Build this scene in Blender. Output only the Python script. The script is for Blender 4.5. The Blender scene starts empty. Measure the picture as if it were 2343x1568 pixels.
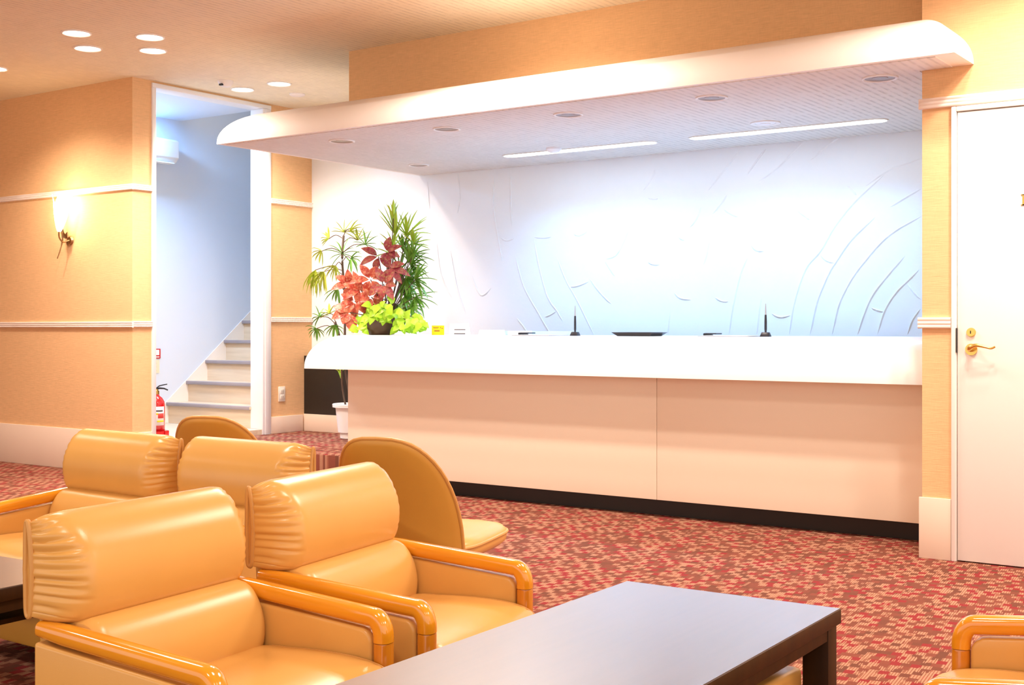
import bpy, bmesh, math, random
from math import sin, cos, pi, radians as RD
from mathutils import Vector, Matrix
C = bpy.context.scene.collection
SC = bpy.context.scene
H = 1.05; YAW = .6156; FPX = 2846.; HZ = 748.4
rnd = random.Random(7)

# ------------------------------------------------------------------ helpers
class MB:
    def __init__(s): s.v = []; s.f = []; s.m = []; s.mi = 0
    def add(s, vs, fs):
        b = len(s.v); s.v += [tuple(p) for p in vs]
        for f in fs: s.f.append(tuple(b+i for i in f)); s.m.append(s.mi)
        return s
    def box(s, x0, x1, y0, y1, z0, z1):
        return s.add([(x0,y0,z0),(x1,y0,z0),(x1,y1,z0),(x0,y1,z0),(x0,y0,z1),(x1,y0,z1),(x1,y1,z1),(x0,y1,z1)],
                     [(0,3,2,1),(4,5,6,7),(0,1,5,4),(1,2,6,5),(2,3,7,6),(3,0,4,7)])
    def tube(s, pts, r, n=8, cap=True):
        pts = [Vector(p) for p in pts]; rs = r if isinstance(r, (list, tuple)) else [r]*len(pts)
        rings = []; up = Vector((0,0,1))
        for i, p in enumerate(pts):
            d = (pts[min(i+1,len(pts)-1)]-pts[max(i-1,0)])
            if d.length < 1e-9: d = Vector((0,0,1))
            d.normalize()
            a = up.cross(d)
            if a.length < .05: a = Vector((1,0,0)).cross(d)
            a.normalize(); b = d.cross(a)
            rings.append([p+(a*cos(2*pi*k/n)+b*sin(2*pi*k/n))*rs[i] for k in range(n)])
        return s.loft(rings, True, cap)
    def loft(s, rings, closed=True, cap=True, ring_closed=False):
        n = len(rings[0]); vs = [p for r in rings for p in r]; fs = []
        m = len(rings)
        for i in range(m if ring_closed else m-1):
            for k in range(n if closed else n-1):
                a = i*n+k; b = i*n+(k+1)%n; j = (i+1)%m
                c = j*n+(k+1)%n; d = j*n+k
                fs.append((a,b,c,d))
        if cap and closed and not ring_closed:
            fs.append(tuple(range(n-1,-1,-1))); fs.append(tuple((m-1)*n+k for k in range(n)))
        return s.add(vs, fs)
    def lathe(s, prof, n=32, cx=0, cy=0, cap=True):
        rings = [[(cx+r*cos(2*pi*k/n), cy+r*sin(2*pi*k/n), z) for k in range(n)] for r, z in prof]
        return s.loft(rings, True, cap)
    def prism(s, poly, axis, a, b):
        # poly in the two remaining axes
        def P(p, t):
            if axis == 'x': return (t, p[0], p[1])
            if axis == 'y': return (p[0], t, p[1])
            return (p[0], p[1], t)
        n = len(poly)
        return s.add([P(p,a) for p in poly]+[P(p,b) for p in poly],
                     [tuple(range(n-1,-1,-1)), tuple(range(n,2*n))]+[(k,(k+1)%n,n+(k+1)%n,n+k) for k in range(n)])
    def xf(s, M):
        s.v = [tuple(M @ Vector(p)) for p in s.v]; return s
    def build(s, name, mats, parent=None, smooth=False, bevel=0, seg=2, angle=None):
        me = bpy.data.meshes.new(name); me.from_pydata(s.v, [], s.f)
        mats = mats if isinstance(mats, (list, tuple)) else [mats]
        for m in mats: me.materials.append(m)
        if len(mats) > 1:
            for p, i in zip(me.polygons, s.m): p.material_index = i
        bm = bmesh.new(); bm.from_mesh(me)
        bmesh.ops.recalc_face_normals(bm, faces=bm.faces)
        if bevel:
            es = [e for e in bm.edges if len(e.link_faces) == 2 and e.calc_face_angle(0) > RD(40)]
            bmesh.ops.bevel(bm, geom=es, offset=bevel, segments=seg, profile=.5, affect='EDGES', clamp_overlap=True)
        bm.to_mesh(me); bm.free()
        if smooth or bevel:
            for p in me.polygons: p.use_smooth = True
            me.update()
            try:
                bm = bmesh.new(); bm.from_mesh(me)
                for e in bm.edges:
                    if len(e.link_faces) == 2 and e.calc_face_angle(0) > RD(angle or 38): e.smooth = False
                bm.to_mesh(me); bm.free()
            except Exception: pass
        o = bpy.data.objects.new(name, me); C.objects.link(o)
        if parent: o.parent = parent
        return o

def tag(o, label=None, cat=None, group=None, kind=None):
    if label: o['label'] = label
    if cat: o['category'] = cat
    if group: o['group'] = group
    if kind: o['kind'] = kind
    return o
def struct(o): o['kind'] = 'structure'; return o
def empty(name, loc, label, cat, group=None, rz=0):
    o = bpy.data.objects.new(name, None); C.objects.link(o); o.location = loc; o.rotation_euler = (0,0,rz)
    o.empty_display_size = .1
    return tag(o, label, cat, group)
def copy_tree(o, parent=None):
    c = o.copy(); C.objects.link(c); c.parent = parent
    for ch in list(o.children): copy_tree(ch, c)
    return c

def lin(r, g, b):
    f = lambda u: (u/255/12.92) if u/255 <= .04045 else ((u/255+.055)/1.055)**2.4
    return (f(r), f(g), f(b), 1)

class NT:
    def __init__(s, m): s.t = m.node_tree; s.n = s.t.nodes; s.l = s.t.links; s.b = s.n['Principled BSDF']
    def new(s, t, **k):
        x = s.n.new(t)
        for a, b in k.items():
            if hasattr(x, a): setattr(x, a, b)
            else: x.inputs[a.replace('_', ' ')].default_value = b
        return x
    def link(s, a, b): s.l.new(a, b)
    def bump(s, h, strength=.3, dist=.01):
        b = s.new('ShaderNodeBump'); b.inputs['Strength'].default_value = strength; b.inputs['Distance'].default_value = dist
        s.link(h, b.inputs['Height']); s.link(b.outputs[0], s.b.inputs['Normal']); return b
    def coord(s, scale=(1,1,1), rot=(0,0,0), kind='Object'):
        tc = s.new('ShaderNodeTexCoord'); mp = s.new('ShaderNodeMapping')
        mp.inputs['Scale'].default_value = scale; mp.inputs['Rotation'].default_value = rot
        s.link(tc.outputs[kind], mp.inputs[0]); return mp.outputs[0]
    def noise(s, vec, scale, detail=3):
        n = s.new('ShaderNodeTexNoise'); n.inputs['Scale'].default_value = scale; n.inputs['Detail'].default_value = detail
        s.link(vec, n.inputs['Vector']); return n.outputs['Fac']
    def mix(s, fac, a, b):
        m = s.new('ShaderNodeMix', data_type='RGBA')
        for i, v in ((6,a),(7,b)):
            if isinstance(v, tuple): m.inputs[i].default_value = v
            else: s.link(v, m.inputs[i])
        if isinstance(fac, float): m.inputs[0].default_value = fac
        else: s.link(fac, m.inputs[0])
        return m.outputs[2]
    def math(s, op, a, b=0., c=None):
        m = s.new('ShaderNodeMath', operation=op)
        for i, v in ((0,a),(1,b),(2,c)):
            if v is None: continue
            if isinstance(v, (int, float)): m.inputs[i].default_value = v
            else: s.link(v, m.inputs[i])
        return m.outputs[0]
    def ramp(s, f, lo, hi):
        r = s.new('ShaderNodeMapRange'); r.inputs[1].default_value = lo; r.inputs[2].default_value = hi
        s.link(f, r.inputs[0]); return r.outputs[0]

def mat(name, col, rough=.5, metal=0, spec=.5, coat=0, var=.04, vscale=6, bump=0, bscale=200, ior=None):
    m = bpy.data.materials.new(name); m.use_nodes = True; t = NT(m)
    t.b.inputs['Roughness'].default_value = rough; t.b.inputs['Metallic'].default_value = metal
    t.b.inputs['Specular IOR Level'].default_value = spec
    if ior: t.b.inputs['IOR'].default_value = ior
    if coat: t.b.inputs['Coat Weight'].default_value = coat; t.b.inputs['Coat Roughness'].default_value = .08
    v = t.coord(); n = t.noise(v, vscale)
    dark = tuple(c*(1-var) for c in col[:3])+(1,); light = tuple(min(1,c*(1+var)) for c in col[:3])+(1,)
    t.link(t.mix(n, dark, light), t.b.inputs['Base Color'])
    if bump: t.bump(t.noise(v, bscale, 2), bump, .004)
    return m
def emis(name, col, strength):
    m = bpy.data.materials.new(name); m.use_nodes = True; t = NT(m)
    t.b.inputs['Base Color'].default_value = (.8,.8,.8,1)
    t.b.inputs['Emission Color'].default_value = col; t.b.inputs['Emission Strength'].default_value = strength
    return m

def wallpaper(name, col):
    m = mat(name, col, .85, spec=.2, var=0); t = NT(m)
    v = t.coord((1,1,1))
    v1 = t.coord((14,14,420)); n1 = t.noise(v1, 1., 3)
    v2 = t.coord((260,260,30)); n2 = t.noise(v2, 1., 2)
    n = t.math('ADD', t.math('MULTIPLY', n1, .75), t.math('MULTIPLY', n2, .25))
    d = tuple(c*.86 for c in col[:3])+(1,); l = tuple(min(1,c*1.1) for c in col[:3])+(1,)
    t.link(t.mix(t.ramp(n, .3, .7), d, l), t.b.inputs['Base Color']); t.bump(n, .35, .003)
    return m

def ribbed(name, col, ang, pitch, dark=.82):
    m = mat(name, col, .8, spec=.2, var=0); t = NT(m)
    v = t.coord((1/pitch,1/pitch,1), (0,0,ang))
    sx = t.new('ShaderNodeSeparateXYZ'); t.link(v, sx.inputs[0])
    fr = t.math('FRACT', sx.outputs[1]); tri = t.math('ABSOLUTE', t.math('SUBTRACT', fr, .5))
    g = t.ramp(tri, .28, .42)
    n = t.noise(v, .6, 3)
    g2 = t.math('MULTIPLY', g, t.ramp(n, .3, .6))
    t.link(t.mix(g2, col, tuple(c*dark for c in col[:3])+(1,)), t.b.inputs['Base Color'])
    t.bump(t.math('SUBTRACT', 1., g2), .5, .004)
    return m

def carpet(name):
    m = mat(name, (1,1,1,1), .95, spec=.1, var=0); t = NT(m)
    v = t.coord((1,1,1), (0,0,RD(-7)))
    sx = t.new('ShaderNodeSeparateXYZ'); t.link(v, sx.inputs[0])
    X, Y = sx.outputs[0], sx.outputs[1]
    PX, PY = .031, .040
    row = t.math('FLOOR', t.math('DIVIDE', Y, PY))
    def rand(a, b_, off):
        cb = t.new('ShaderNodeCombineXYZ')
        for i, q in enumerate((a, b_)):
            if isinstance(q, float): cb.inputs[i].default_value = q
            else: t.link(q, cb.inputs[i])
        cb.inputs[2].default_value = off
        wn = t.new('ShaderNodeTexWhiteNoise', noise_dimensions='3D'); t.link(cb.outputs[0], wn.inputs[0]); return wn.outputs['Value']
    xs = t.math('ADD', t.math('DIVIDE', X, PX), t.math('MULTIPLY', rand(row, 0., 3.3), .9))
    col_ = t.math('FLOOR', xs)
    par = t.math('PINGPONG', t.math('ADD', col_, row), 1.)       # 0 / 1 checker
    g = rand(col_, row, 7.7)
    A_ = t.math('GREATER_THAN', par, .5)
    pale_on = t.math('GREATER_THAN', t.math('ADD', g, t.math('MULTIPLY', A_, .62)), .97)
    red_on = t.math('GREATER_THAN', t.math('SUBTRACT', rand(col_, row, 1.9), t.math('MULTIPLY', A_, .5)), .62)
    base = t.mix(red_on, t.mix(rand(col_, row, 5.1), lin(118,74,58), lin(142,80,64)), lin(152,56,56))
    ln = t.math('DIVIDE', X, .0090)
    st = t.ramp(t.math('ABSOLUTE', t.math('SUBTRACT', t.math('FRACT', ln), .5)), .14, .24)
    yo = t.math('FLOOR', t.math('ADD', t.math('DIVIDE', Y, PY*.72), rand(t.math('FLOOR', ln), 2., 6.)))
    keep = t.math('GREATER_THAN', rand(t.math('FLOOR', ln), yo, 2.2), .2)
    extra = t.math('GREATER_THAN', rand(t.math('FLOOR', ln), yo, 9.2), .93)
    f = t.math('MULTIPLY', st, t.math('MAXIMUM', t.math('MULTIPLY', pale_on, keep), extra))
    pile = t.noise(t.coord((1,1,1)), 420, 2)
    pale = t.mix(pile, lin(180,130,102), lin(212,164,134))
    gap = t.mix(t.math('MULTIPLY', pale_on, .35), base, lin(190,130,100))
    colr = t.mix(f, gap, pale)
    colr = t.mix(t.math('MULTIPLY', t.ramp(pile, .35, .75), .3), colr, lin(80,36,30))
    t.link(colr, t.b.inputs['Base Color']); t.bump(pile, .8, .006)
    return m

def wood(name, c1, c2, rough=.3, coat=.0, axis=0, scale=18, spec=.5):
    m = mat(name, c1, rough, spec=spec, coat=coat, var=0); t = NT(m)
    sc = [scale, scale, scale]; sc[axis] = scale*.07
    v = t.coord(tuple(sc)); n = t.noise(v, 1.5, 5)
    t.link(t.mix(t.ramp(n, .3, .7), c1, c2), t.b.inputs['Base Color'])
    t.bump(n, .05, .002)
    return m

M = {}
M['wall'] = wallpaper('wallpaper', (.82,.51,.26,1))
M['ceil'] = ribbed('ceiling_board', (.86,.76,.56,1), RD(90), .040, .84)
M['soffit'] = ribbed('soffit_board', (.76,.71,.66,1), RD(90), .042, .84)
M['cream'] = mat('cream_paint', (.90,.84,.78,1), .6, spec=.3, var=.015)
M['creamgloss'] = mat('cream_laminate', (.92,.91,.90,1), .32, spec=.5, var=.01)
M['panel'] = mat('counter_panel', (.90,.79,.63,1), .4, spec=.4, var=.01)
M['base'] = mat('baseboard_paint', (.80,.64,.51,1), .55, spec=.3, var=.02)
M['trim'] = wood('whitewashed_trim', lin(232,212,196), lin(250,238,228), .6, axis=0, scale=60)
M['white'] = mat('white_gloss', (.86,.86,.87,1), .4, var=.01)
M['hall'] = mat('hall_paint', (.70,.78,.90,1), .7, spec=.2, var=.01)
M['plaster'] = mat('plaster', (.82,.86,.90,1), .75, spec=.2, var=.03, vscale=3, bump=.25, bscale=25)
M['carpet'] = carpet('carpet')
M['stone'] = wood('stair_vinyl', lin(206,184,156), lin(222,202,176), .5, axis=0, scale=20)
M['nosing'] = mat('nosing_rubber', lin(150,140,142), .6)
M['black'] = mat('black_laminate', (.014,.011,.009,1), .35)
M['vinyl'] = mat('yellow_vinyl', (.70,.375,.098,1), .27, spec=.5, var=.04, vscale=9, bump=.04, bscale=700)
M['pipe'] = mat('vinyl_piping', (.62,.31,.08,1), .4)
M['shell'] = mat('shell_vinyl', (.60,.30,.045,1), .42, bump=.1, bscale=700)
M['honey'] = wood('honey_wood', (.72,.26,.010,1), (.80,.33,.014,1), .14, coat=.6, axis=0, scale=26)
M['honeypost'] = wood('honey_wood_post', (.56,.18,.010,1), (.68,.25,.014,1), .2, coat=.5, axis=2, scale=30)
M['tabletop'] = wood('walnut_top', (.045,.019,.012,1), (.075,.032,.018,1), .2, coat=.9, axis=1, scale=30, spec=.8)
M['tabletop'].node_tree.nodes['Principled BSDF'].inputs['Coat IOR'].default_value = 2.9
M['tabletop'].node_tree.nodes['Principled BSDF'].inputs['Coat Roughness'].default_value = .36
M['table'] = wood('walnut_frame', (.028,.010,.0012,1), (.045,.016,.002,1), .5, spec=.2, axis=2, scale=26)
M['brass'] = mat('brass', (.78,.52,.14,1), .25, metal=1)
M['bronze'] = mat('aged_bronze', (.45,.30,.16,1), .4, metal=1)
M['steel'] = mat('steel', (.55,.55,.57,1), .3, metal=1)
M['red'] = mat('red_enamel', (.60,.012,.014,1), .2, coat=.5)
M['blackplastic'] = mat('black_plastic', (.018,.02,.028,1), .35)
M['yellowcard'] = mat('yellow_card', (.95,.72,.0,1), .6)
M['paper'] = mat('paper', (.9,.9,.9,1), .7, var=.01)
M['ink'] = mat('ink', (.12,.10,.10,1), .6)
M['inkred'] = mat('ink_red', (.7,.05,.04,1), .6)
M['cyan'] = mat('pale_acrylic', (.62,.80,.90,1), .2)
M['plate'] = mat('switch_plate', (.85,.78,.68,1), .4)
M['downlens'] = emis('downlight_lens', (1,.86,.66,1), 14)
M['tube'] = emis('fluorescent_tube', (.72,.87,1,1), 10)
M['shade'] = emis('sconce_glass', (1,.80,.50,1), 13)
M['ring'] = mat('light_ring', (.86,.82,.78,1), .35)
M['cone'] = mat('unlit_reflector', (.30,.21,.15,1), .35)  # darkened colour stands in for the shade of a recess; the disc is nearly flat
M['pot'] = mat('white_pot', (.86,.84,.80,1), .4)
M['bowl'] = mat('brown_bowl', (.10,.05,.025,1), .35)
M['soil'] = mat('soil', (.05,.03,.02,1), .95)
M['stem'] = mat('stem', (.12,.07,.04,1), .7)
M['palmy'] = mat('palm_yellow_green', (.50,.58,.07,1), .45, var=.35, vscale=14)
M['palmd'] = mat('palm_dark_green', (.16,.38,.045,1), .4, var=.4, vscale=12)
M['palml'] = mat('palm_light_green', (.48,.72,.06,1), .45, var=.3, vscale=14)
M['pothos'] = mat('pothos_green', (.44,.82,.03,1), .4, var=.35, vscale=16)
def leafmat(name, c1, c2, c3):
    m = mat(name, c1, .42, var=0); t = NT(m); v = t.coord()
    n = t.noise(v, 30, 3); n2 = t.noise(v, 75, 4)
    a = t.mix(t.ramp(n, .42, .62), c1, c2); t.link(t.mix(t.ramp(n2, .50, .72), a, c3), t.b.inputs['Base Color'])
    t.bump(n2, .3, .004); return m
M['redleaf'] = leafmat('copper_red_leaf', (.55,.06,.035,1), (.72,.20,.10,1), (.80,.42,.24,1))
M['purpleleaf'] = leafmat('purple_red_leaf', (.34,.035,.06,1), (.52,.12,.10,1), (.45,.34,.12,1))

# ------------------------------------------------------------------ room shell
CZ = 2.82; XS = -7.27; YL = 5.63; YB = 7.42; YD = 5.70; PZ = .20; XP = -1.745
b = MB(); b.box(-11,3.5,-3.5,6.06,-.1,0); b.box(-5.6,3.5,6.06,YB+.15,-.1,0); struct(b.build('floor', M['carpet']))
# raised carpet at the back-left with a fringed riser
b = MB(); b.box(XS,-5.605,6.07,YB,0,PZ)
b.box(XS,-5.605,6.055,6.07,.0,PZ-.004); struct(b.build('floor_raised', M['carpet'], bevel=.004))
b = MB(); b.box(-11,3.5,-3.5,YL,CZ,CZ+.08); b.box(XS,3.5,YL,YB+.1,CZ,CZ+.08); struct(b.build('ceiling', M['ceil']))
# left wall (parallel to the counter)
b = MB(); b.box(-11,XS,YL,YL+.12,0,CZ); struct(b.build('wall_left', M['wall']))
# side wall with the stair opening
b = MB(); b.box(XS-.12,XS,YL+.12,5.80,0,CZ); b.box(XS-.12,XS,6.95,YB,0,CZ); b.box(XS-.12,XS,5.80,6.95,2.805,CZ)
struct(b.build('wall_side', M['wall']))
# back wall with plaster ridges
b = MB(); b.box(XS-.12,XP+.1,YB,YB+.12,0,CZ)
def wp(x, y):
    px, py = 1100+x/1.885, 150+y/1.885
    a = (px-1171.5)/FPX; c, s_ = cos(YAW), sin(YAW)
    rx, ry, rz = a*c-s_, a*s_+c, (HZ-py)/FPX
    t = YB/ry; return (rx*t, H+rz*t)
ridges = [
 [(1330,1160),(1350,1030),(1400,880),(1465,800),(1530,690),(1620,580),(1740,470)],
 [(1420,1160),(1450,1020),(1500,900),(1530,850),(1600,750),(1700,655)],
 [(1515,1160),(1545,1030),(1600,920),(1660,840),(1730,760),(1800,705),(1900,650)],
 [(1625,1160),(1650,1080),(1690,990),(1760,900),(1830,820)],
 [(1710,1160),(1740,1060),(1790,980),(1840,930),(1890,880)],
 [(1840,1160),(1860,1100),(1895,1050)],[(1840,940),(1870,980),(1900,1010)],
 [(1765,610),(1830,570),(1900,530)],[(980,540),(1050,450),(1130,350)],[(1200,500),(1290,430),(1390,330)],
 [(1420,410),(1500,340),(1560,300)],[(1660,520),(1760,450),(1900,400)],[(1230,360),(1200,400),(1150,470)],
 [(1255,1070),(1290,1085),(1335,1078)],[(835,980),(860,1003),(908,1010)],[(1010,1000),(1040,1016),(1068,1018)],
 [(1685,1045),(1710,1055),(1740,1062)],[(1465,815),(1490,840),(1525,852)],[(1165,765),(1185,795),(1222,802)],
 [(850,735),(865,748),(880,753)],[(720,845),(740,857),(772,860)],[(540,835),(580,820),(605,785)],[(535,840),(560,880),(580,910)],
 [(385,955),(420,950),(465,932)],[(275,1085),(300,1075),(325,1060)],[(85,740),(110,755),(145,745)],[(230,740),(270,743),(305,738)],
 [(400,725),(425,733),(460,715)],[(60,450),(55,600),(75,740),(95,850)],[(130,450),(130,580),(135,700)],
 [(150,820),(185,950),(250,1070),(305,1165)],[(230,750),(255,880),(290,1000),(330,1060),(355,1105)],
 [(330,830),(370,930),(420,1020),(490,1165)],[(470,920),(520,985),(565,1030)],[(155,1090),(180,1120),(200,1150)],
 [(805,1160),(810,1110),(815,1060)],[(1070,1160),(1085,1050),(1120,900),(1150,830)],[(960,860),(975,810),(985,760)],
 [(1190,1160),(1200,1060),(1210,1000)],[(1365,625),(1400,650),(1420,665)],[(1050,620),(1080,640),(1110,652)],
 [(600,800),(640,700),(655,640)],[(900,700),(930,660),(950,610)],[(1000,640),(1040,590),(1060,560)],
 [(720,570),(745,575),(765,573)],[(1620,560),(1600,540),(1580,520)],[(700,540),(740,480),(750,450)],
 [(-100,450),(-90,560),(-100,640)],[(-230,500),(-220,620)],[(-560,380),(-600,384)],[(-690,340),(-740,345)],
 [(-130,800),(-100,960),(-60,1080)],[(-190,760),(-170,900),(-120,1010)],[(-40,900),(0,990),(45,960)]]
def smooth_poly(P, n=6):
    out = []
    for i in range(len(P)-1):
        p0 = P[max(i-1,0)]; p1 = P[i]; p2 = P[i+1]; p3 = P[min(i+2,len(P)-1)]
        for k in range(n):
            t = k/n
            out.append(tuple(.5*((2*p1[j])+(-p0[j]+p2[j])*t+(2*p0[j]-5*p1[j]+4*p2[j]-p3[j])*t*t+(-p0[j]+3*p1[j]-3*p2[j]+p3[j])*t**3) for j in range(len(p1))))
    out.append(tuple(P[-1])); return out
for R in ridges:
    P = smooth_poly([wp(*p) for p in R]); n = len(P); rings = []
    for i, (x, z) in enumerate(P):
        x2, z2 = P[min(i+1,n-1)]; x1, z1 = P[max(i-1,0)]
        d = Vector((x2-x1, z2-z1)); d = d.normalized() if d.length > 0 else Vector((1,0)); nx, nz = -d.y, d.x
        w = .011*min(1, .25+min(i, n-1-i)*.3); h = .0055*min(1, .15+min(i, n-1-i)*.3)*(.7+.5*rnd.random())
        rings.append([(x-nx*w, YB+.001, z-nz*w), (x-nx*w*.1, YB-h, z-nz*w*.1), (x+nx*w*.25, YB-h*.9, z+nz*w*.25), (x+nx*w*.4, YB+.001, z+nz*w*.4)])
    b.loft(rings, True, True)
struct(b.build('wall_back', M['plaster']))
# wall with the door: pillar and wall above / right of the door
b = MB(); b.box(XP,-1.612,YD,YD+.18,0,CZ); b.box(-1.612,-.72,YD,YD+.18,2.035,CZ); b.box(-.72,3.5,YD,YD+.18,0,CZ)
b.box(XP,XP+.12,YD+.18,YB,0,CZ)
struct(b.build('wall_right', M['wall']))
# bulkhead above the counter
b = MB(); b.box(-5.47,XP,5.92,6.02,2.44,CZ); b.box(-5.47,-5.37,6.02,YB,2.44,CZ); struct(b.build('wall_bulkhead', M['wall']))
# unseen rear part of the lobby
b = MB(); b.box(-11,-10.88,-3.5,YL,0,CZ); struct(b.build('wall_far_left', M['wall']))

def trim_piece(i, x0,x1,y0,y1,z0,z1, m='trim', fl=True):
    b = MB(); b.box(x0,x1,y0,y1,z0,z1)
    return struct(b.build('trim_%d' % i, M[m], bevel=.004))
# fluted wooden trims: three small reeds each
def reeded(i, axis, a0, a1, face, z0, z1, sgn):
    b = MB(); n = 3; d = .016; hz = (z1-z0)/n
    prof = [(0, z0)]
    for k in range(n):
        for q in range(5):
            t = (q+.5)/5*pi
            prof.append((d*(.72+.28*sin(t)), z0+hz*(k+(1-cos(t))/2)))
    prof.append((0, z1))
    rings = []
    for a in (a0, a1):
        rings.append([(a, face+sgn*p, z) if axis == 'x' else (face+sgn*p, a, z) for p, z in prof])
    b.loft(rings, True, True)
    return struct(b.build('trim_%d' % i, M['trim'], smooth=True, angle=60))
reeded(1,'x',-11,XS+.016,YL,2.022,2.064,-1); reeded(2,'x',-11,XS+.016,YL,1.046,1.088,-1)
reeded(3,'y',YL,5.795,XS,2.022,2.064,1); reeded(4,'y',YL,5.795,XS,1.048,1.090,1)
reeded(5,'y',6.955,YB,XS,2.032,2.072,1); reeded(6,'y',6.955,YB,XS,1.088,1.128,1)
reeded(7,'x',XP-.012,3.5,YD,2.038,2.086,-1); reeded(8,'x',XP-.016,-1.614,YD,1.043,1.093,-1)
def baseb(name, *a):
    b = MB(); b.box(*a); return struct(b.build(name, M['base'], bevel=.003))
baseb('baseboard_left', -11,XS+.012,YL-.012,YL,0,.30)
baseb('baseboard_stair', XS,XS+.012,YL,5.795,0,.30)
baseb('baseboard_side', XS,XS+.012,6.955,7.31,PZ,.335)
baseb('baseboard_pillar', XP-.012,-1.614,YD-.012,YD,0,.277)
# casings
def cas(i, *a):
    b = MB(); b.box(*a); return struct(b.build('trim_%d' % i, M['white'], bevel=.004))
cas(9, XS-.13,XS+.012,5.795,5.83,PZ,2.772); cas(10, XS-.13,XS+.012,6.865,6.955,PZ,2.772); cas(11, XS-.13,XS+.014,5.795,6.955,2.772,2.805)
cas(12, XS+.010,XS+.022,6.885,6.935,PZ,2.77)
def casd(i, *a):
    b = MB(); b.box(*a); return struct(b.build('trim_%d' % i, M['cream'], bevel=.004))
casd(13, -1.612,-1.590,YD-.016,YD+.12,0,2.036); casd(14, -1.590,-.74,YD-.016,YD+.12,2.014,2.036); casd(15,-.742,-.72,YD-.016,YD+.12,0,2.014)

# door
b = MB(); b.box(-1.586,-.746,YD-.006,YD+.034,.006,2.010); door = struct(b.build('door_1', M['cream'], bevel=.002))
b = MB(); b.box(-1.5905,-1.5865,YD-.018,YD,.935,1.045); o = b.build('strike_plate', M['black'], door)
hx, hz = -1.525, .950
b = MB(); b.tube([(hx,YD-.006,hz),(hx,YD-.014,hz)], .026, 24)
o = b.build('handle_rosette', M['brass'], door, smooth=True)
b = MB(); pts = [(hx,YD-.014,hz),(hx,YD-.045,hz+.002),(hx+.012,YD-.056,hz+.012),(hx+.035,YD-.058,hz+.019),(hx+.065,YD-.056,hz+.013),(hx+.095,YD-.054,hz+.006),(hx+.112,YD-.052,hz+.014)]
P = smooth_poly(pts, 4); b.tube(P, [.011 if i < 6 else max(.0045, .0115-(i-6)*.0006) for i in range(len(P))], 12)
lev = b.build('lever_handle', M['brass'], door, smooth=True)
b = MB(); b.tube([(hx-.002,YD-.006,1.026),(hx-.002,YD-.016,1.026)], [.021,.018], 24); cy = b.build('lock_cylinder', M['brass'], door, smooth=True)
b = MB(); b.box(hx-.004,hx,YD-.0175,YD-.016,1.02,1.033); b.build('keyhole', M['black'], cy)
lx, lz = -1.306, 1.603; b = MB()
b.box(lx-.004,lx+.004,YD-.010,YD-.006,lz-.024,lz+.024); b.box(lx-.010,lx+.010,YD-.010,YD-.006,lz+.020,lz+.024); b.box(lx-.010,lx+.010,YD-.010,YD-.006,lz-.024,lz-.020)
o = b.build('door_letter', M['brass'], door); o['label'] = 'brass serif letter on the door'

# ------------------------------------------------------------------ stair hall
HX0 = -8.4; HZF = .243
b = MB(); b.box(HX0-.1,HX0,5.75,9.6,0,5.2); struct(b.build('wall_hall_left', M['hall']))
b = MB(); b.box(HX0,XS-.12,9.5,9.6,0,5.2); struct(b.build('wall_hall_back', M['hall']))
b = MB(); b.box(XS-.119,XS-.03,YB+.12,9.6,0,5.2); b.box(XS-.119,XS-.03,7.0,YB+.12,2.93,5.2); struct(b.build('wall_hall_right', M['hall']))
b = MB(); b.box(HX0,XS-.12,5.75,7.005,2.80,2.90); b.box(HX0-.1,XS,5.75,9.6,5.2,5.25); struct(b.build('ceiling_hall', M['hall']))
b = MB(); b.box(HX0,XS-.02,5.75,6.86,0,HZF-.002); b.box(XS-.02,XS,5.83,6.865,PZ,HZF-.002); struct(b.build('floor_hall', M['stone']))
st = empty('staircase', (-7.9,7.2,HZF), 'pale staircase rising behind the tall white-framed opening left of the counter', 'staircase')
def loc(o, par):
    o.parent = par; o.matrix_parent_inverse = Matrix.Translation(par.location).inverted() if par.rotation_euler.z == 0 else par.matrix_world.inverted(); return o
RH, RG = .1725, .2105; NS = 12
for k in range(NS):
    y0 = 6.868+RG*k; z0 = HZF+RH*k
    b = MB(); b.box(HX0+.002,XS-.122,y0,y0+.012,z0-.001,z0+RH-.024); loc(b.build('riser', M['stone']), st)
    b = MB(); b.box(HX0+.002,XS-.122,y0-.022,y0+RG+.012,z0+RH-.024,z0+RH); tr = loc(b.build('tread', M['stone'], bevel=.003), st)
    b = MB(); b.box(HX0+.003,XS-.123,y0-.026,y0+.018,z0+RH-.026,z0+RH+.002); nz = b.build('nosing_strip', M['nosing'], bevel=.003); loc(nz, st); nz['label'] = 'grey anti-slip strip'
b = MB(); y1 = 6.845+RG*NS; z1 = HZF+RH*(NS+1)
b.prism([(6.70,HZF),(6.843,HZF+RH+.004),(y1,z1+.0),(y1,z1-.35),(6.95,HZF)], 'x', HX0+.0005, HX0+.006); loc(b.build('stringer', M['cream']), st)

ac = empty('air_conditioner', (HX0,6.5,2.40), 'white wall air conditioner high in the stair hall', 'air conditioner')
b = MB(); b.prism([(HX0+.001,2.415),(HX0+.001,2.60),(HX0+.17,2.60),(HX0+.20,2.585),(HX0+.20,2.445),(HX0+.16,2.405)], 'y', 6.08, 6.82); loc(b.build('casing', M['white'], bevel=.008), ac)
b = MB(); b.box(HX0+.11,HX0+.19,6.12,6.78,2.398,2.406); loc(b.build('air_flap', M['ring']), ac)

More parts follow.
